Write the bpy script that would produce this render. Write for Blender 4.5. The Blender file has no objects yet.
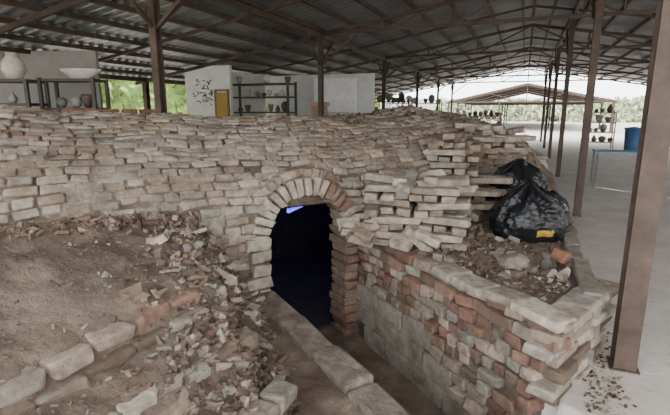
import bpy, math, random
from mathutils import Vector, Matrix, noise
random.seed(7)
R_=random.random
def U(a,b): return a+(b-a)*R_()
# ---------- frames ----------
DX,DY=0.08,4.2
A=Vector((.866,.5,0)); N=Vector((.5,-.866,0)); Z=Vector((0,0,1))
def L(s,n,z=0): return Vector((DX+s*A.x+n*N.x, DY+s*A.y+n*N.y, z))
T=Vector((.375,.927,0)); Rr=Vector((.927,-.375,0))
def S(t,l,z=0): return Vector((t*T.x+l*Rr.x, t*T.y+l*Rr.y, z))
def fn(x,y,z=0): return noise.noise(Vector((x,y,z)))
# ---------- materials ----------
def mk(name):
    m=bpy.data.materials.new(name); m.use_nodes=True
    nt=m.node_tree; b=nt.nodes['Principled BSDF']; return m,nt,b
def noise_node(nt,scale,detail=6,rough=.6):
    tc=nt.nodes.new('ShaderNodeTexCoord'); n=nt.nodes.new('ShaderNodeTexNoise')
    n.inputs['Scale'].default_value=scale; n.inputs['Detail'].default_value=detail; n.inputs['Roughness'].default_value=rough
    nt.links.new(tc.outputs['Object'],n.inputs['Vector']); return n
def ramp(nt,src,stops):
    r=nt.nodes.new('ShaderNodeValToRGB'); e=r.color_ramp.elements
    while len(e)<len(stops): e.new(.5)
    for i,(p,c) in enumerate(stops):
        e[i].position=p; e[i].color=(*c,1) if len(c)==3 else c
    nt.links.new(src,r.inputs['Fac']); return r
def mixc(nt,mode,fac,a,b):
    m=nt.nodes.new('ShaderNodeMix'); m.data_type='RGBA'; m.blend_type=mode
    if isinstance(fac,(int,float)): m.inputs[0].default_value=fac
    else: nt.links.new(fac,m.inputs[0])
    for i,v in ((6,a),(7,b)):
        if isinstance(v,tuple): m.inputs[i].default_value=(*v,1)
        else: nt.links.new(v,m.inputs[i])
    return m.outputs[2]
def bump(nt,b,src,strength,dist=.02):
    bp=nt.nodes.new('ShaderNodeBump'); bp.inputs['Strength'].default_value=strength; bp.inputs['Distance'].default_value=dist
    nt.links.new(src,bp.inputs['Height']); nt.links.new(bp.outputs[0],b.inputs['Normal'])
def mat_attr(name,rough=.95,var=.55,sc=14,grime=(.135,.10,.072),gf=.75,bs=.9,stain=True):
    m,nt,b=mk(name)
    at=nt.nodes.new('ShaderNodeAttribute'); at.attribute_name='Col'
    n1=noise_node(nt,sc,9,.7); r1=ramp(nt,n1.outputs[0],[(.3,(1-var,)*3),(.65,(1.08,1.08,1.08))])
    c=mixc(nt,'MULTIPLY',1.0,at.outputs['Color'],r1.outputs[0])
    if gf>0:
        n2=noise_node(nt,4.5,8,.75); r2=ramp(nt,n2.outputs[0],[(.46,(0,0,0)),(.68,(gf,gf,gf))])
        c=mixc(nt,'MIX',r2.outputs[0],c,grime)
    if stain:
        n4=noise_node(nt,1.1,4,.6); r4=ramp(nt,n4.outputs[0],[(.35,(.70,.65,.59)),(.6,(1,1,1))])
        c=mixc(nt,'MULTIPLY',1.0,c,r4.outputs[0])
    nt.links.new(c,b.inputs['Base Color']); b.inputs['Roughness'].default_value=rough
    n3=noise_node(nt,45,8,.75); bump(nt,b,n3.outputs[0],bs,.02)
    return m
def mat_noise(name,stops,scale,rough=.95,bs=.5,bscale=40,bd=.02,metal=0,second=None):
    m,nt,b=mk(name); n=noise_node(nt,scale,8,.65); r=ramp(nt,n.outputs[0],stops); c=r.outputs[0]
    if second:
        n2=noise_node(nt,second[0],4,.5); r2=ramp(nt,n2.outputs[0],[(second[1],(0,0,0)),(second[2],(1,1,1))])
        c=mixc(nt,'MIX',r2.outputs[0],c,second[3])
    nt.links.new(c,b.inputs['Base Color']); b.inputs['Roughness'].default_value=rough; b.inputs['Metallic'].default_value=metal
    if bs>0:
        n3=noise_node(nt,bscale,8,.7); bump(nt,b,n3.outputs[0],bs,bd)
    return m
M_brick=mat_attr('fired_brick')
M_debris=mat_attr('brick_rubble',gf=.4)
M_paint=mat_attr('painted_surface',.6,.15,5,gf=.1,bs=.1,stain=False)
M_pot=mat_attr('stoneware',.45,.25,12,gf=.2,bs=.1,stain=False)
M_leaf=mat_attr('foliage',.7,.3,2,gf=0,bs=0,stain=False)
M_mortar=mat_noise('clay_mortar',[(.35,(.065,.048,.036)),(.55,(.15,.115,.087)),(.72,(.34,.285,.225))],7,bs=1,bscale=25,bd=.03)
M_crust=mat_noise('mortar_crust',[(.32,(.13,.098,.072)),(.5,(.25,.20,.155)),(.70,(.40,.34,.275))],5,bs=1,bscale=30,bd=.03)
M_earth=mat_noise('kiln_earth',[(.30,(.075,.05,.034)),(.5,(.15,.107,.075)),(.70,(.27,.21,.155))],3.5,bs=1,bscale=20,bd=.04,second=(1.3,.5,.75,(.23,.18,.137)))
M_floor=mat_noise('dusty_concrete',[(.3,(.47,.415,.37)),(.55,(.58,.525,.48)),(.75,(.68,.63,.585))],1.6,bs=.35,bscale=18,bd=.02,second=(9,.60,.75,(.42,.36,.31)))
M_conc=mat_noise('cast_concrete',[(.3,(.11,.085,.064)),(.5,(.22,.178,.14)),(.72,(.38,.33,.275))],8,bs=1,bscale=35,bd=.03)
M_block=mat_noise('cinder_block',[(.3,(.16,.13,.10)),(.5,(.29,.25,.205)),(.72,(.43,.38,.325))],7,bs=1,bscale=40,bd=.04)
M_steel=mat_noise('rusty_brown_steel',[(.3,(.045,.03,.022)),(.6,(.09,.06,.044)),(.8,(.16,.095,.065))],5,.6,.2,30,.01,.2)
M_roof=mat_noise('corrugated_iron',[(.3,(.20,.205,.21)),(.6,(.36,.365,.37)),(.8,(.52,.52,.52))],.9,.38,.1,10,.01,.6)
M_black=mat_noise('dark_brick',[(.3,(.006,.0055,.0055)),(.7,(.03,.027,.027))],8,bs=.6)  # near-black brick colour for the chamber lining
M_bag,nt,b=mk('black_polythene'); b.inputs['Base Color'].default_value=(.010,.011,.013,1); b.inputs['Roughness'].default_value=.25
n3=noise_node(nt,14,5,.6); bump(nt,b,n3.outputs[0],.7,.03)
M_label=mat_noise('yellow_print',[(.4,(.28,.17,.02)),(.6,(.42,.26,.04))],30,.5,.1)
M_led,nt,b=mk('blue_led'); b.inputs['Emission Color'].default_value=(.05,.03,1,1); b.inputs['Emission Strength'].default_value=3
# ---------- mesh builder ----------
class MB:
    def __init__(s): s.v=[];s.f=[];s.c=[];s.m=[]
    def box(s,c,ax,dim,col=(.5,.5,.5),jit=0,mi=0):
        i0=len(s.v)
        for k in range(8):
            sg=[(1 if k>>j&1 else -1)*.5 for j in range(3)]
            p=Vector(c)
            for j in range(3): p=p+ax[j]*(dim[j]*(sg[j]+(U(-jit,jit) if jit else 0)))
            s.v.append(p)
        for f in ((0,2,3,1),(4,5,7,6),(0,1,5,4),(2,6,7,3),(0,4,6,2),(1,3,7,5)):
            s.f.append([i0+q for q in f]); s.c.append(col); s.m.append(mi)
    def quad(s,ps,col=(.5,.5,.5),mi=0):
        i0=len(s.v); s.v+= [Vector(p) for p in ps]; s.f.append(list(range(i0,i0+len(ps)))); s.c.append(col); s.m.append(mi)
    def beam(s,p,q,w,h,col=(.5,.5,.5),mi=0):
        p=Vector(p);q=Vector(q); d=q-p; l=d.length; x=d/l
        up=Z if abs(x.z)<.95 else Vector((1,0,0))
        y=up.cross(x).normalized(); z=x.cross(y)
        s.box((p+q)/2,(x,y,z),(l,w,h),col,0,mi)
    def lathe(s,c,prof,col,seg=20,mi=0):
        i0=len(s.v); c=Vector(c)
        for r,z in prof:
            for k in range(seg):
                a=2*math.pi*k/seg; s.v.append(c+Vector((r*math.cos(a),r*math.sin(a),z)))
        for i in range(len(prof)-1):
            for k in range(seg):
                k2=(k+1)%seg
                s.f.append([i0+i*seg+k,i0+i*seg+k2,i0+(i+1)*seg+k2,i0+(i+1)*seg+k]); s.c.append(col); s.m.append(mi)
    def obj(s,name,mats,parent=None,bevel=0,smooth=False,seg=1):
        me=bpy.data.meshes.new(name); me.from_pydata([tuple(v) for v in s.v],[],s.f)
        if not isinstance(mats,(list,tuple)): mats=[mats]
        for m in mats: me.materials.append(m)
        ca=me.color_attributes.new('Col','FLOAT_COLOR','CORNER')
        data=[]
        for f,c in zip(s.f,s.c): data+= [c[0],c[1],c[2],1.0]*len(f)
        ca.data.foreach_set('color',data)
        me.polygons.foreach_set('material_index',s.m)
        if smooth: me.polygons.foreach_set('use_smooth',[True]*len(s.f))
        me.update()
        o=bpy.data.objects.new(name,me); bpy.context.collection.objects.link(o)
        if parent: o.parent=parent
        if bevel:
            b=o.modifiers.new('bevel','BEVEL'); b.width=bevel; b.segments=seg; b.limit_method='ANGLE'
        return o
def empty(name,loc=(0,0,0)):
    e=bpy.data.objects.new(name,None); bpy.context.collection.objects.link(e); return e
def rotax(x,y,z,amt):
    m=Matrix.Rotation(U(-amt,amt),3,x)@Matrix.Rotation(U(-amt,amt),3,y)@Matrix.Rotation(U(-amt,amt),3,z)
    return (m@x,m@y,m@z)
def rndax():
    from mathutils import Euler
    m=Euler((U(0,6.28),U(0,6.28),U(0,6.28))).to_matrix(); return (m.col[0],m.col[1],m.col[2])
def vary(c,a=.12,h=.03):
    k=1+U(-a,a); return tuple(max(0,x*k*(1+U(-h,h))) for x in c)
PALE=(.53,.465,.375); TAN=(.41,.335,.255); RED=(.25,.14,.10); BROWN=(.20,.14,.10); GREY=(.39,.355,.30)
RUST=(.30,.18,.13)
# ---------- kiln shape ----------
PROF=[(0,-.6),(0,.3),(0,.78),(-.05,.92),(-.16,1.05),(-.34,1.18),(-.58,1.30),(-.85,1.40),(-1.12,1.475),(-1.4,1.5),(-1.75,1.46),(-2.2,1.28),(-2.55,1.0),(-2.75,.6),(-2.8,-.1)]
def lerpt(x,tab):
    if x<=tab[0][0]: return tab[0][1]
    for (a,b),(c,d) in zip(tab,tab[1:]):
        if x<=c: return b+(d-b)*(x-a)/(c-a)
    return tab[-1][1]
def crest(s): return lerpt(s,[(-6,1.66),(-2.6,1.60),(-.6,1.51),(.6,1.51),(1.3,1.56),(1.8,1.62),(2.4,1.56),(3.6,1.38),(4.6,1.05)])+.02*fn(s*1.3,4)
def kp(s,n,z):
    nf=-max(0,s-2.8)*.75
    n2=nf+n*(2.8+nf)/2.8
    if z>.78: z=.78+(z-.78)*(crest(s)-.78)/.72
    w=.04*fn(s*1.7,z*2.5,n*1.5)
    return L(s,n2-w,z+ (.035*fn(s*2.1,n*2,7) if z>.8 else 0))
cumul=[0]
for a,b in zip(PROF,PROF[1:]): cumul.append(cumul[-1]+math.hypot(b[0]-a[0],b[1]-a[1]))
def prof_at(d):
    for i in range(len(PROF)-1):
        if d<=cumul[i+1]:
            k=(d-cumul[i])/(cumul[i+1]-cumul[i]); a,b=PROF[i],PROF[i+1]
            return a[0]+(b[0]-a[0])*k,a[1]+(b[1]-a[1])*k
    return PROF[-1]
kiln=empty('dragon_kiln')
CS,CZ,CR=-.375,.49,.375
mb=MB()
ss=[-6+.1*i for i in range(107)]
ss=sorted(set([round(x,3) for x in ss if not(-.9<x<.15)]+[-.75,-.0001,-.9,.15]))
for a,b in zip(ss,ss[1:]):
    for i in range(len(PROF)-1):
        if a>=-.76 and b<=.001 and i<2: continue
        p,q=PROF[i],PROF[i+1]
        mb.quad([kp(a,*p),kp(b,*p),kp(b,*q),kp(a,*q)])
for s_ in (-6,4.6):
    mb.quad([kp(s_,*p) for p in PROF])
K=16
for k in range(K):
    a0=math.pi*k/K; a1=math.pi*(k+1)/K
    x0=CS+CR*math.cos(a0);x1=CS+CR*math.cos(a1); z0=CZ+CR*math.sin(a0); z1=CZ+CR*math.sin(a1)
    mb.quad([L(x0,-.02,z0),L(x1,-.02,z1),L(x1,-.02,.90),L(x0,-.02,.90)])
mb.obj('mortar_shell',M_mortar,kiln)
# uneven smeared mortar crust over the courses
mb=MB(); gs=.028; i_n=int(10.4/gs); d0,d1_=cumul[2]-.05,cumul[11]; j_n=int((d1_-d0)/gs)
for i in range(i_n+1):
    for j in range(j_n+1):
        s=-5.9+i*gs; dd=d0+j*gs
        n0,z0=prof_at(dd); n1,z1=prof_at(dd+.02)
        nx=Vector((-(z1-z0),(n1-n0))); nl=nx.length or 1
        P=kp(s,n0,z0)
        off=-.004+.030*fn(s*3.1,dd*3.7,21)+.018*fn(s*9,dd*9,4)+.010*fn(s*24,dd*24,9)
        on=(z1-z0)/nl*off; oz=-(n1-n0)/nl*off
        mb.v.append(P+N*on+Z*oz)
for i in range(i_n):
    for j in range(j_n):
        s=-5.9+i*gs; n0,z0=prof_at(d0+j*gs)
        if math.hypot(s-CS,z0-CZ)<CR+.22 and n0>-.5: continue
        if s>4.45: continue
        a=i*(j_n+1)+j; mb.f.append([a,a+1,a+j_n+2,a+j_n+1]); mb.c.append((.5,)*3); mb.m.append(0)
mb.obj('mortar_crust',M_crust,kiln,smooth=True)
mb=MB()
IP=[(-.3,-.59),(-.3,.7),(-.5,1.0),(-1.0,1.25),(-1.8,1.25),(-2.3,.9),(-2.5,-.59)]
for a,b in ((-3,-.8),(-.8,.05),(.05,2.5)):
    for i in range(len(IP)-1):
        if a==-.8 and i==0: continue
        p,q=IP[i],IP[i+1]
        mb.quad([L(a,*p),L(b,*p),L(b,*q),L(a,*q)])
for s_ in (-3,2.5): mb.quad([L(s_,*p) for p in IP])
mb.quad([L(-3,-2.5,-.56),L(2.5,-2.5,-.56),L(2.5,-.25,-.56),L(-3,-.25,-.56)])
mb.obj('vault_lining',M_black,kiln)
mb=MB(); mb.beam(L(-.12,-1.0,.50),L(.42,-1.3,.56),.03,.035); mb.beam(L(.1,-1.9,.42),L(.6,-2.0,.40),.03,.03)
mb.beam(L(-.12,-1.0,.50),L(-.12,-1.0,1.2),.01,.01); mb.beam(L(.42,-1.3,.56),L(.42,-1.3,1.2),.01,.01)
mb.obj('blue_led_tube',M_led,kiln)
mb=MB()
d=cumul[1]; row=0
while d<cumul[12]:
    stp=U(.068,.086)
    s=-6+U(0,.2)
    while s<4.6:
        ln=U(.12,.23)
        sc=s+ln/2
        dd=d+.045*fn(sc*1.1,3.3)+.025*fn(sc*4,row*.7)
        n0,z0=prof_at(dd); n1,z1=prof_at(dd+.02)
        P=kp(sc,n0,z0); Q=kp(sc,n1,z1); X=(kp(sc+.05,n0,z0)-kp(sc-.05,n0,z0)).normalized()
        Y=(Q-P).normalized(); Nn=X.cross(Y).normalized()
        skip=False
        if math.hypot(sc-CS,z0-CZ)<CR+.16 and n0>-.5: skip=True
        if z0<CZ+.05 and -1.0<sc<.16: skip=True
        if R_()<.03+.14*max(0,fn(sc*1.1,n0*2.3,11)): skip=True
        if not skip:
            c=PALE if R_()<.45 else (TAN if R_()<.6 else GREY)
            if sc>.6 and R_()<.35: c=(.33,.25,.185)
            if R_()<.010: c=RUST
            k=1+.20*fn(sc*.9,n0*1.4,5); c=tuple(x*k for x in c)
            c=vary(c,.12,.02)
            ax=rotax(X,Y,Nn,.05)
            mb.box(P+Nn*U(-.020,.003),ax,(ln-U(.008,.022),stp-U(.006,.018),.055),c,.085)
        s+=ln
    d+=stp; row+=1
mb.obj('vault_bricks',M_brick,kiln,.013,seg=2)
mb=MB()
nv=19
for k in range(nv):
    a=math.pi*(k+.5)/nv
    rad=A*math.cos(a)+Z*math.sin(a); tan=-A*math.sin(a)+Z*math.cos(a)
    c=vary(PALE if a>1.2 else (RUST if R_()<.3 else TAN),.14)
    cen=L(CS,-.09+U(-.02,.02),CZ)+rad*(CR+.08)
    mb.box(cen,rotax(rad,tan,N,.06),(.155,.058,.26),c,.07)
for k in range(24):
    a=math.pi*(k+.5)/24
    if a>2.6: continue
    rad=A*math.cos(a)+Z*math.sin(a); tan=-A*math.sin(a)+Z*math.cos(a)
    mb.box(L(CS,-.17+U(-.015,.015),CZ)+rad*(CR+.195),rotax(rad,tan,N,.08),(.075,.07,.24),vary(TAN if a>1.2 else (.27,.175,.125),.2),.08)
z=-.6
while z<CZ:
    hh=.085
    mb.box(L(.075+U(-.02,.012),-.10,z+hh/2),rotax(A,Z,N,.05),(.15,hh-.014,.28),vary(RED if R_()<.35 else (.25,.175,.125),.25),.08)
    z+=hh
z=-.6
while z<CZ+.02:
    hh=.115
    w=U(.17,.24)
    mb.box(L(-.75-w/2,-.09,z+hh/2),rotax(A,Z,N,.05),(w,hh-.014,.30),vary(PALE,.12),.06); z+=hh
for zz in [.12,.23,.34,.45,.56,.67,.78]:
    s=-.98-U(0,.05)
    while s>-1.5-(zz)*.25:
        w=U(.13,.2); mb.box(L(s-w/2,-.05+U(-.02,.02),zz),rotax(A,Z,N,.07),(w-.015,.095,.12),vary(PALE if R_()<.4 else TAN,.18),.08); s-=w
mb.obj('arch_and_jamb_bricks',M_brick,kiln,.010,seg=2)
lt=bpy.data.lights.new('kiln_blue_lamp','POINT'); lt.color=(.08,.05,1); lt.energy=7; lt.shadow_soft_size=.04
lo=bpy.data.objects.new('kiln_blue_lamp',lt); lo.location=L(.3,-1.3,.85); bpy.context.collection.objects.link(lo)
# ---------- terrain ----------
def sw(n): return .15-.068*n
P1=(-1.65,1.16); oN=(.547,.837)
STEP=[(-1.5,.86),(-.8,.80),(-.3,.70),(-.02,.63),(.05,.52),(.30,.45),(.36,.33),(.7,.22),(1.3,.06),(1.8,0)]
def edge_de(s,n): return max((s-.67)*.615+(n-2.04)*.788, s*.2+(n-2.18)*.98)
def h(s,n):
    if -2.8<n<-.03 and -6<s<4.6 and n< -max(0,s-2.8)*.75-.03: return -.6
    if -.86<s<sw(n)+.06 and -.05<n<2.75: return -.6+.03*fn(s*5,n*5)
    if n<-2.75: return 0
    rough=.03*fn(s*3,n*3)+.016*fn(s*9,n*9,2)+.008*fn(s*22,n*22,5)
    if s<=-.86:
        d1=(s-P1[0])*oN[0]+(n-P1[1])*oN[1]
        st=lerpt(d1,STEP)
        toe=-.86-.26*max(n,0)
        k=min(1,max(0,(toe-s)/.62)); k=k*k*(3-2*k)
        rp=.03+k*.82
        z=min(st,rp)
        z+=.05*max(0,fn(s*1.6,n*1.6,8))*(1 if d1<-.1 else 0)
        return max(z,0)+rough*1.3
    if s>sw(n):
        if edge_de(s,n)<-.06:
            nf=-max(0,s-2.8)*.75
            q=max(0,n-nf)
            pit=.10*math.exp(-(((s-.95)/.22)**2+((n-1.35)/.18)**2))
            return .44+.30*math.exp(-(q/.30)**1.5)+rough*1.8-pit
        return 0+ (.004*fn(s*3,n*3))
    return 0
mb=MB()
c=.04; s0,s1,n0,n1=-6.5,7.5,-3.2,5.0
ns=int((s1-s0)/c)+1; nn=int((n1-n0)/c)+1
for i in range(ns):
    for j in range(nn):
        s=s0+i*c; n=n0+j*c; mb.v.append(L(s,n,h(s,n)))
for i in range(ns-1):
    for j in range(nn-1):
        s=s0+i*c; n=n0+j*c
        a=i*nn+j
        mb.f.append([a,a+1,a+nn+1,a+nn]); mb.c.append((.5,.5,.5))
        conc = n<-2.75 or s>4.6 or (s>sw(n) and edge_de(s,n)>-.06) or (n>3.3 and s>-1)
        mb.m.append(1 if conc else 0)
mb.obj('ground_earth',[M_earth,M_floor],smooth=True)
mb=MB(); S1=-6.5+c*(ns-1); N1=-3.2+c*(nn-1)
for (a,b,cc,d_) in ((-90,s0,-90,90),(S1,90,-90,90),(s0,S1,-90,n0),(s0,S1,N1,90)):
    mb.quad([L(a,cc,0),L(a,d_,0),L(b,d_,0),L(b,cc,0)])
mb.obj('floor',M_floor)
# ---------- curb ----------
mb=MB(); n=.03
while n<2.7:
    l=U(.42,.6)
    mb.box(L(-.85,n+l/2,-.27),rotax(A,N,Z,.025),(.21,l-.012,.66+U(-.015,.015)),(.4,.4,.4),.03); n+=l
mb.obj('passage_curb',M_conc,bevel=.02,seg=2)
# ---------- right passage wall ----------
wall=empty('platform_retaining_structure')
mb=MB(); mk2=MB()
dirw=(L(sw(1),1)-L(sw(0),0)).normalized(); nrmw=dirw.cross(Z).normalized()
def brickrow(m,z,end,lr,hh):
    while m<end:
        l=U(*lr)
        if R_()>.07: mb.box(L(sw(m+l/2)+.05+U(-.025,.02),m+l/2,z+hh/2),rotax(dirw,nrmw,Z,.09),(l-.014,.13,hh-.012),vary(random.choice([RED,TAN,BROWN,TAN,GREY,RUST]),.25),.10)
        m+=l
z=-.6
while z<.44:
    big = z<-.1
    hh=.19 if big else .085
    if big:
        n=.02 if z>-.5 else .2
        lim=1.5 if z<-.5 else (1.3 if z<-.3 else .8)
        while n<lim:
            l=U(.34,.40)
            mk2.box(L(sw(n+l/2)+.05+U(-.01,.01),n+l/2,z+hh/2),rotax(dirw,nrmw,Z,.02),(l-.014,.13+U(0,.02),hh-.014),(.4,.4,.4),.025); n+=l
        for zz in (z,z+.095): brickrow(n,zz,2.12,(.10,.2),.092)
    else:
        brickrow(U(0,.1),z,2.12,(.09,.14) if z<.3 else (.14,.23),hh)
    z+=hh
def lay(mbx,p0,p1,z0,z1,hh,lr,cols,th=.14,jit=.05,rot=.03):
    p0=Vector(p0);p1=Vector(p1); dd=(p1-p0); Ltot=dd.length; x=dd/Ltot; y=x.cross(Z).normalized()
    z=z0
    while z<z1-.01:
        q=-U(0,lr[0]*.6)
        while q<Ltot:
            l=U(*lr); mbx.box(p0+x*(q+l/2)+y*U(-.025,.025)+Z*(z+hh/2),rotax(x,y,Z,rot),(l-.014,th,hh-.013),vary(random.choice(cols),.2),jit); q+=l
        z+=hh
E0=L(.04,2.14); E1=L(.64,2.0); E2=L(3.2,.0); E3=L(5.2,-1.56)
lay(mb,E0,E1,-.05,.42,.078,(.22,.36),[TAN,GREY,TAN,BROWN,PALE],.16,.08,.07)
lay(mb,E0,E1,.42,.50,.07,(.26,.36),[TAN,GREY],.18,.07,.07)
lay(mb,L(sw(1.25)+.05,1.25),E0,.44,.515,.072,(.2,.3),[PALE,GREY,TAN],.2,.08,.09)
lay(mk2,E1,E2,-.05,.50,.185,(.36,.40),[GREY],.11,.015,.012)
lay(mk2,E2,E3,-.05,.50,.185,(.36,.40),[GREY],.11,.015,.012)
mb.obj('retaining_bricks',M_brick,wall,.012,seg=2)
mk2.obj('retaining_cinder_blocks',M_block,wall,.010,seg=2)
mb=MB()
def back(a,b,z0,z1): mb.quad([a+Z*z0,b+Z*z0,b+Z*z1,a+Z*z1])
back(L(sw(0)+.03,0),L(sw(2.1)+.03,2.1),-.6,.45); back(L(.06,2.12),L(.62,1.99),-.05,.45); back(L(.62,1.97),L(3.15,-.02),-.05,.42)
mb.obj('retaining_mortar',M_mortar,wall)
# ---------- left brick edging ----------
mb=MB()
dl=(L(-2.4,1.65)-L(-1.65,1.16)).normalized(); do=(L(-1.65+.547,1.16+.837)-L(-1.65,1.16)).normalized()
for rown,(off,zz,st,en,cols,hb) in enumerate([(-.04,.595,-.28,2.2,[PALE,TAN,GREY],.075),(.03,.51,-.25,2.0,[TAN,BROWN],.08),(.27,.415,-.15,2.0,[PALE,GREY,TAN],.085),(.33,.33,.0,2.0,[TAN,BROWN],.08),(.60,.235,.0,1.2,[TAN,GREY],.08)]):
    q=st
    while q<en:
        l=U(.18,.26)
        p=L(-1.65,1.16)+dl*(q+l/2)+do*(off+U(-.02,.02))+Z*(zz+.02*fn(q*2,rown)-(.05 if q<-.05 else 0))
        ca=vary(random.choice(cols),.12)
        if -.05<q<.2 and rown<1: ca=vary((.36,.21,.15),.1)
        if R_()>.14: mb.box(p,rotax(dl,do,Z,.10),(l-.02,.125,hb),ca,.11)
        q+=l
mb.obj('mound_edging_bricks',M_brick,bevel=.016,seg=2)
# ---------- rubble (one mass) ----------
rub=MB()
def scatter(count,samp,size,cols,flat=.5,sink=.3,wild=.5):
    for _ in range(count):
        s,n=samp(); z=h(s,n)
        if z<-.3: continue
        a=U(*size)
        ax=rndax() if R_()<wild else rotax(A,N,Z,.5)
        rub.box(L(s,n,z+a*sink*.7),ax,(a,a*U(.4,.9),a*U(.2,flat)),vary(random.choice(cols),.25),.2)
DC=[TAN,BROWN,(.24,.15,.11),(.23,.17,.125),(.14,.10,.075),(.28,.22,.17),GREY,BROWN,(.11,.082,.065)]
def sA():
    n=U(0,2.6); toe=-.86-.26*n; return toe-abs(random.gauss(.18,.22)),n
scatter(6000,sA,(.012,.045),DC)
scatter(700,sA,(.045,.075),DC,.45)
scatter(50,sA,(.09,.14),[TAN,PALE,GREY,BROWN,BROWN],.42,.15,.2)
def sB(): return U(.15,1.2),abs(random.gauss(0,.4))
scatter(2300,sB,(.012,.045),DC)
scatter(110,sB,(.06,.11),[TAN,BROWN,PALE],.5)
def sC():
    while 1:
        s,n=U(.1,4),U(0,2.1)
        if edge_de(s,n)<-.15: return s,n
scatter(2600,sC,(.008,.035),DC)
scatter(50,sC,(.06,.12),[TAN,PALE,GREY,BROWN],.5)
scatter(1800,lambda:(U(-6,-1.3),U(0,1.9)),(.006,.024),DC,.6)
scatter(700,lambda:(U(-3.8,-1.2),abs(random.gauss(0,.12))+.02),(.02,.07),[BROWN,TAN,(.24,.16,.12)],.5)
def sE():
    t=U(-.3,1.0); return .25+t*.788+abs(random.gauss(0,.12)),2.25-t*.615+abs(random.gauss(0,.10))
scatter(300,sE,(.008,.028),[BROWN,GREY,(.07,.06,.05),(.23,.17,.125),TAN])
for _ in range(700):
    s=random.choice([U(-5,4.3),random.gauss(1.6,.8)]); s=max(-5.5,min(4.3,s)); n0,z0=prof_at(U(cumul[5],cumul[10]))
    a=U(.012,.045); rub.box(kp(s,n0,z0)+Z*(.025+a*.15),rotax(A,N,Z,.6),(a,a*U(.5,.9),a*.4),vary(random.choice(DC),.25),.2)
rub.obj('brick_rubble',M_debris)
def lump(name,c,rx,ry,rz,mat,seed,amp=.3,sub=4):
    import bmesh
    bm=bmesh.new(); bmesh.ops.create_icosphere(bm,subdivisions=sub,radius=1)
    for v in bm.verts:
        p=v.co.copy(); k=1+amp*noise.noise(p*1.6+Vector((seed,0,0)))+amp*.4*noise.noise(p*5+Vector((0,seed,0)))
        v.co=Vector((p.x*rx*k,p.y*ry*k,p.z*rz*k))
    me=bpy.data.meshes.new(name); bm.to_mesh(me); bm.free(); me.materials.append(mat)
    for p in me.polygons: p.use_smooth=True
    o=bpy.data.objects.new(name,me); o.location=c; bpy.context.collection.objects.link(o); return o
lump('concrete_chunk',L(.62,1.42,.50),.13,.09,.055,M_conc,3)
mb=MB(); mb.box(L(1.0,1.55,.52),rotax(A,N,Z,.5),(.07,.12,.09),(.40,.18,.11),.08); mb.obj('red_brick',M_brick,bevel=.008)
# ---------- brick stacks ----------
def stack(name,c,ang,w,dp,layers,z0,hh=.066,jit=.07,taper=0,loose=0,LG=(.30,.36),top=18):
    mb=MB()
    x=Matrix.Rotation(ang,3,'Z')@Vector((1,0,0)); y=Matrix.Rotation(ang,3,'Z')@Vector((0,1,0))
    cc=Vector((c.x,c.y,0)); CC=[PALE,TAN,GREY,PALE]
    for k in range(layers):
        ww=w*(1-taper*k/layers); lng=LG[k%2]
        dx=U(-.03,.03); dy=U(-.03,.03)
        u,v,W,D=(x,y,ww,dp) if k%2==0 else (y,x,dp,ww)
        yy=-D/2
        while yy<D/2-.08:
            xx=-W/2+U(-.03,.03)
            while xx<W/2-.02:
                if R_()>.10: mb.box(cc+x*dx+y*dy+u*(xx+.05+U(-jit,jit)*.3)+v*(yy+lng/2+U(-jit,jit))+Z*(z0+k*hh+hh/2+U(-.006,.008)),rotax(v,u,Z,.08),(lng-.01,.11,hh-.008),vary(random.choice(CC),.18),.07)
                xx+=.128
            yy+=lng
    for _ in range(loose):
        side=random.choice([(-w/2-U(0,.15),U(-dp/2,dp/2)),(U(-w/2,w/2),-dp/2-U(0,.15))])
        mb.box(cc+x*side[0]+y*side[1]+Z*(z0+U(.02,.16)),rotax(x,y,Z,.7),(U(.16,.3),.1,.065),vary(random.choice(CC),.15),.08)
    for _ in range(int(w*dp*top)):
        mb.box(cc+x*U(-w/2,w/2)*.75*(1-taper)+y*U(-dp/2,dp/2)*.75+Z*(z0+layers*hh+.035),rotax(x,y,Z,.22) if R_()<.6 else rotax(y,x,Z,.22),(U(.3,.48),.11,.06),vary(random.choice(CC),.15),.07)
    return mb.obj(name,M_brick,bevel=.010,seg=2)
stack('brick_stack',L(.45,.44),math.radians(-14),.82,.58,8,.46,loose=20,LG=(.29,.42),taper=.08)
stack('brick_stack',L(1.38,-.02),math.radians(-20),.56,.5,11,.55,taper=.25,loose=10,LG=(.28,.4))
stack('brick_stack',L(2.15,-.3),math.radians(-10),.6,.5,11,.65,taper=.3)
stack('brick_stack',L(3.0,-.75),math.radians(-10),.5,.5,8,.75,taper=.3)
# ---------- bags ----------
def bag(name,c,rx,ry,rz,seed,label=False):
    import bmesh
    bm=bmesh.new(); bmesh.ops.create_icosphere(bm,subdivisions=6,radius=1)
    for v in bm.verts:
        p=v.co.copy(); az=math.atan2(p.y,p.x)
        top=max(0,p.z)
        fold=abs(noise.noise(Vector((math.cos(az)*3,math.sin(az)*3,p.z*1.2+seed))))*.28*(.3+top)
        k=1+.12*noise.noise(p*1.5+Vector((seed,0,0)))-fold+.07*abs(noise.noise(p*6))
        x,y,z=p.x*k,p.y*k,p.z*k
        if p.z>.80: q=(p.z-.80)/.20; x*=1-.7*q; y*=1-.7*q; z+=.22*q
        if z<-.55: z=-.55-(z+.55)*-.15
        v.co=Vector((x*rx,y*ry,z*rz))
    me=bpy.data.meshes.new(name); bm.to_mesh(me); bm.free(); me.materials.append(M_bag); me.materials.append(M_label)
    for p in me.polygons:
        p.use_smooth=True
        cc=p.center
        if label and cc.y<0 and -.02<cc.x<.13 and -.11<cc.z<-.05: p.material_index=1
    o=bpy.data.objects.new(name,me); o.location=c; bpy.context.collection.objects.link(o)
    return o
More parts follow.
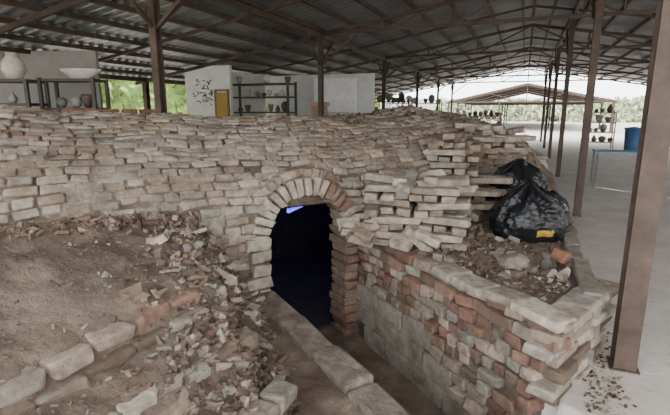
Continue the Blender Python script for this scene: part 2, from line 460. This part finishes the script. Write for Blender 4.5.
bag('garbage_bag',L(1.45,.90,.62),.34,.27,.31,1.7,True)
bag('garbage_bag',L(1.93,.78,.57),.20,.20,.22,5)
bag('garbage_bag',L(1.96,.36,.72),.33,.24,.34,9.3)
# ---------- shed ----------
shed=empty('shed_frame')
TS=-.6; TE=28.5
def zr(l): return 3.9-.17*abs(l)
def post(t,l,w=.13,z1=None,name='steel_post'):
    mb=MB(); z1=z1 or zr(l)-.1; c=S(t,l)
    mb.box(c+Z*z1/2,(Rr,T,Z),(.012,w,z1))
    for q in (-1,1): mb.box(c+T*q*w/2+Z*z1/2,(Rr,T,Z),(w,.012,z1))
    mb.box(c+Z*.006,(Rr,T,Z),(w*1.3,w*1.3,.012))
    return mb.obj(name,M_steel)
tl=[4.4+4.7*k for k in range(6)]; tr=[3.17+4.7*k for k in range(6)]
for t in tl: post(t,-4.0,.09,3.12)
for i,t in enumerate(tr): post(t,.70 if i==0 else .86,.125 if i==0 else .10)
for t in tl:
    post(t,5.6,.11,2.85); post(t,-8.7,.11,2.3)
for t in tl:
    mb=MB(); w=.055
    mb.beam(S(t,-9,zr(9)-.12),S(t,0,zr(0)-.12),w,.07); mb.beam(S(t,0,zr(0)-.12),S(t,9,zr(9)-.12),w,.07)
    mb.beam(S(t,-4,3.14),S(t,4.4,3.14),w,.06)
    pl=[-4,-2.7,-1.35,0,1.35,2.7,4]
    for i,l in enumerate(pl[1:-1]):
        mb.beam(S(t,l,3.14),S(t,l,zr(l)-.12),.035,.035)
    for a,b in ((-4,-2.7),(-2.7,-1.35),(-1.35,0)):
        mb.beam(S(t,a,3.14),S(t,b,zr(b)-.12),.035,.035); mb.beam(S(t,-a,3.14),S(t,-b,zr(b)-.12),.035,.035)
    mb.obj('roof_truss',M_steel)
mb=MB()
for l,z in ((-4,3.1),(5.6,2.85),(-8.7,2.33)): mb.beam(S(TS,l,z),S(TE,l,z),.07,.1)
mb.beam(S(TS,.8,zr(.8)-.15),S(TE,.8,zr(.8)-.15),.07,.1)
l=-8.9
while l<9:
    mb.beam(S(TS,l,zr(l)-.055),S(TE,l,zr(l)-.055),.05,.07); l+=.62
for t in tl:
    mb.beam(S(t,-4,2.5),S(t+.7,-4,3.05),.04,.04); mb.beam(S(t,-4,2.5),S(t-.7,-4,3.05),.04,.04)
    mb.beam(S(t,-4,2.5),S(t,-3.2,3.1),.04,.04)
t=2.05
while t<TE: mb.beam(S(t,-9,zr(9)-.1),S(t,0,zr(0)-.1),.04,.05); mb.beam(S(t,0,zr(0)-.1),S(t,9,zr(9)-.1),.04,.05); t+=4.7
for t in tr: mb.beam(S(t,.8,2.9),S(t+.8,.8,3.6),.04,.04)
mb.obj('purlins_and_beams',M_steel,shed)
mb=MB()
for sg in (-1,1):
    k0=len(mb.v); n_=740
    for i in range(n_+1):
        t=TS+(TE-TS)*i/n_; dz=.018*math.cos(i*math.pi/2.5)
        for l in (0,4.6,9.2): mb.v.append(S(t,sg*l,zr(l)+dz))
    for i in range(n_):
        for j in range(2):
            a=k0+i*3+j; mb.f.append([a,a+1,a+4,a+3]); mb.c.append((.5,)*3); mb.m.append(0)
mb.obj('ceiling_corrugated_roof',M_roof)
sh2=empty('far_shed')
mb=MB()
a0,a1=40,66
for sg in (-1,1):
    mb.quad([S(a0,0,3.7),S(a1,0,3.7),S(a1,sg*6.2,2.3),S(a0,sg*6.2,2.3)])
    mb.quad([S(a0,0,3.50),S(a0,sg*6.2,2.10),S(a0,sg*6.2,2.3),S(a0,0,3.7)])
mb.obj('roof_sheets',M_steel,sh2)
mb=MB()
for t in (a0+.1,a0+6,a0+12,a0+18):
    mb.beam(S(t,-6,2.25),S(t,6,2.25),.08,.1); mb.beam(S(t,0,2.25),S(t,0,3.6),.06,.06)
    for sg in (-1,1):
        mb.beam(S(t,0,3.6),S(t,sg*6,2.25),.08,.1); mb.beam(S(t,sg*6,0),S(t,sg*6,2.25),.12,.12); mb.beam(S(t,0,2.25),S(t,sg*3,2.95),.05,.05); mb.beam(S(t,sg*2,0),S(t,sg*2,2.25),.1,.1)
mb.obj('frame',M_steel,sh2)
# ---------- background ----------
WH=(.78,.77,.74)
mb=MB(); mb.box(Vector((-2.95,11.1,1.3)),(Rr,T,Z),(1.25,.1,2.6),WH)
mb.obj('wall_calligraphy',M_paint)
mb=MB()
wc=Vector((-2.95,11.1,0))-T*.06
for k in range(30):
    a=U(-.45,.12); z=U(1.75,2.3); an=U(-1.2,1.2); ln=U(.04,.13)
    dv=(Rr*math.cos(an)+Z*math.sin(an))*ln
    p=wc+Rr*a+Z*z; mb.beam(p,p+dv,.008,.02,(.05,.05,.05))
mb.obj('wall_writing',M_paint)
mb=MB(); p=wc+Rr*.42-T*.03
mb.box(p+Z*1.0,(Rr,T,Z),(.30,.03,2.0),(.40,.26,.06))
for q in (-.17,.17): mb.box(p+Rr*q+Z*1.02,(Rr,T,Z),(.04,.05,2.04),(.25,.16,.08))
mb.box(p+Z*2.05,(Rr,T,Z),(.38,.05,.04),(.25,.16,.08)); mb.box(p+Rr*.1-T*.03+Z*1.0,(Rr,T,Z),(.02,.03,.1),(.1,.1,.1))
mb.obj('door_1',M_paint)
mb=MB(); mb.box(Vector((-.75,13.6,1.3)),(Rr,T,Z),(3.9,.1,2.55),(.7,.7,.68)); mb.box(Vector((-2.45,12.6,1.3)),(T,Rr,Z),(2.2,.08,2.55),(.66,.66,.64))
mb.obj('wall_back',M_paint)
def pot(mb,c,r,hh,col):
    k=random.choice([0,1,2])
    pr=[[(.5,0),(.85,.3),(1,.6),(.8,.85),(.45,.93),(.5,1),(.4,1),(.35,.9)],[(.4,0),(.7,.2),(1,.75),(.98,1),(.9,1),(.6,.3)],[(.6,0),(1,.35),(.6,.75),(.3,.85),(.38,1),(.3,1),(.2,.85)]][k]
    mb.lathe(c,[(0.01,0)]+[(a*r,b*hh) for a,b in pr],col,16)
def rack(name,c,w,dp,H,levels,x,y,pots=(.06,.14),col=(.06,.045,.04),dens=.85,pcols=None):
    e=empty(name); mb=MB(); c=Vector(c)
    for a in (-1,1):
        for b in (-1,1): mb.box(c+x*a*w/2+y*b*dp/2+Z*H/2,(x,y,Z),(.045,.045,H),col)
    for z in levels: mb.box(c+Z*z,(x,y,Z),(w,dp,.035),col)
    mb.obj('frame',M_paint,e)
    mp=MB(); pcols=pcols or [(.10,.07,.05),(.25,.16,.1),(.4,.36,.3),(.15,.17,.15),(.55,.52,.46)]
    for z in levels:
        q=-w/2+.1
        while q<w/2-.1:
            r=U(*pots)
            if R_()<(dens if z<H-.06 or dens>.8 else 0): pot(mp,c+x*(q+r)+y*U(-.05,.05)+Z*(z+.018),r,r*U(1.3,2.6),vary(random.choice(pcols),.2))
            q+=2*r+.03
    mp.obj('pots',M_pot,e,smooth=True)
    return e
X=Vector((1,0,0));Y=Vector((0,1,0))
rack('pottery_shelf',(-1.72,11.3,0),1.55,.4,2.25,[1.15,1.55,1.9,2.2],Rr,T,(.05,.10))
e2=rack('pottery_shelf',(-3.78,6.9,0),.75,.4,2.05,[1.2,1.62,2.02],X,Y,(.06,.09),dens=.7)
e1=rack('pottery_shelf',(-4.75,6.7,0),1.1,.45,2.0,[1.3,1.68,2.0],X,Y,(.06,.11),dens=.75)
mb=MB()
mb.lathe((-4.42,6.6,2.02),[(.01,0),(.09,0),(.15,.12),(.14,.22),(.07,.31),(.08,.35),(.07,.35)],(.62,.58,.50),24)
mb.lathe((-4.82,6.65,2.02),[(.01,0),(.08,0),(.13,.1),(.12,.2),(.05,.27),(.07,.30),(.06,.3)],(.5,.46,.40),24)
mb.obj('stoneware_jars',M_pot,e1,smooth=True)
mb=MB()
mb.lathe((0,0,0),[(.01,0),(.14,0),(.29,.12),(.30,.14),(.26,.13),(.1,.04),(.01,.03)],(.66,.62,.54),28)
o=mb.obj('boat_bowl',M_pot,e2,smooth=True); o.location=(-3.66,6.9,2.04); o.scale=(1,.45,1)
mb=MB(); mb.box(Vector((-4.9,8.0,1.28)),(X,Y,Z),(1.9,.08,2.56),(.24,.225,.20)); mb.obj('wall_left',M_paint)
mb=MB()
for i in range(26):
    x0=-.55+i*.045; mb.box(Vector((x0,12.9+.03*math.sin(i*1.3),2.0)),(X,Y,Z),(.05,.02,.9),(.8,.79,.76))
mb.obj('white_cloth_sheet',M_paint)
mb=MB(); c0=Vector((-.35,10.6,0))
mb.box(c0+Z*.85,(X,Y,Z),(.36,.36,1.7),(.30,.17,.12)); mb.box(c0+Z*1.74,(X,Y,Z),(.44,.44,.08),(.38,.22,.16)); mb.box(c0+Z*.06,(X,Y,Z),(.46,.46,.12),(.3,.17,.12))
mb.obj('brick_pillar',M_paint)
rack('pottery_shelf',(1.6,17.5,0),2.4,.5,2.0,[.5,1.0,1.45,1.9],Rr,T,(.08,.16))
rack('pottery_shelf',(3.6,21.5,0),2.4,.5,2.0,[.5,1.0,1.45,1.9],Rr,T,(.08,.16),(.3,.22,.16))
rack('storage_rack',(11.0,19.5,0),1.1,.5,1.6,[.3,.7,1.1,1.5],Rr,T,(.08,.16),(.34,.25,.17))
rack('pottery_shelf',(9.6,32,0),3.0,.5,1.8,[.5,1.0,1.45],Rr,T,(.1,.2),(.2,.16,.12))
rack('storage_rack',(7.4,24,0),2.0,.6,1.5,[.3,.8,1.3],Rr,T,(.1,.2),(.2,.16,.12))
mb=MB(); mb.box(Vector((5.2,34,1.2)),(Rr,T,Z),(4,.1,2.4),(.62,.62,.6)); mb.obj('wall_far',M_paint)
mb=MB(); c0=Vector((11.9,18.6,0))
mb.lathe(c0,[(.01,.02),(.26,.02),(.28,.3),(.31,.85),(.34,.86),(.34,.92),(.01,.97)],(.05,.15,.32),24); mb.obj('blue_bin',M_pot,smooth=True)
mb=MB(); c0=Vector((6.1,9.8,0))
mb.box(c0+Z*.74,(Rr,T,Z),(1.1,.6,.035),(.15,.32,.45))
for a in(-1,1):
    for b_ in(-1,1): mb.box(c0+Rr*a*.5+T*b_*.26+Z*.36,(Rr,T,Z),(.04,.04,.72),(.15,.15,.15))
mb.obj('work_table',M_paint)
mb=MB()
for i in range(5): mb.box(L(-2.1+i*.17,-1.55,crest(-2)+.02),rotax(A,N,Z,.1),(.14,.12,.04),vary((.30,.13,.08),.2),.03)
mb.obj('kiln_tiles',M_brick,bevel=.005)
# ---------- foliage ----------
def hedge(name,p0,p1,H,depth,count,leaf,cols):
    mb=MB(); p0=Vector(p0);p1=Vector(p1); d=(p1-p0); Ln=d.length; x=d/Ln; y=x.cross(Z)
    nx,nz=int(Ln/.6),10
    k0=len(mb.v)
    for i in range(nx+1):
        for j in range(nz+1):
            q=i/nx*Ln; z=j/nz*H
            mb.v.append(p0+x*q+y*(depth*.5*fn(q*.4,z*.6,3))+Z*(z*(1+.15*fn(q*.3,9))))
    for i in range(nx):
        for j in range(nz):
            a=k0+i*(nz+1)+j; mb.f.append([a,a+1,a+nz+2,a+nz+1]); mb.c.append(vary(cols[0],.3)); mb.m.append(0)
    for _ in range(count):
        q=U(0,Ln); z=U(0,H*1.1); c=p0+x*q+y*(depth*.5*fn(q*.4,z*.6,3)+U(-depth*.4,depth*.4))+Z*z
        ax=rndax(); a=U(*leaf)
        mb.quad([c-ax[0]*a,c-ax[1]*a*.4,c+ax[0]*a,c+ax[1]*a*.4],vary(random.choice(cols),.35))
    return mb.obj(name,M_leaf)
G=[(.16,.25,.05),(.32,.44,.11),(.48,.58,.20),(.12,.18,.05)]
G_washed=[(.48,.55,.34),(.62,.67,.48),(.72,.75,.58),(.36,.43,.25)]  # leaf greens paled to paint in washed-out daylight on the far hedges
hedge('hedge',S(-5,-13),S(48,-13),4.5,1.6,14000,(.10,.24),G)
hedge('hedge',S(75,-25),S(75,40),3,3,6000,(.3,.6),G_washed)
hedge('hedge',S(0,19),S(75,19),2.7,2,8000,(.15,.35),G_washed)
# ---------- world, light ----------
w=bpy.data.worlds.new('World'); bpy.context.scene.world=w; w.use_nodes=True
bg=w.node_tree.nodes['Background']; bg.inputs[0].default_value=(.96,.98,1,1); bg.inputs[1].default_value=6.8
# ---------- camera ----------
cd=bpy.data.cameras.new('camera'); cam=bpy.data.objects.new('camera',cd); bpy.context.collection.objects.link(cam)
cam.location=(0,0,1.6); cam.rotation_euler=(math.radians(90-11.9),0,0); cd.sensor_width=36; cd.lens=24.77; cd.clip_start=.05; cd.clip_end=300
bpy.context.scene.camera=cam
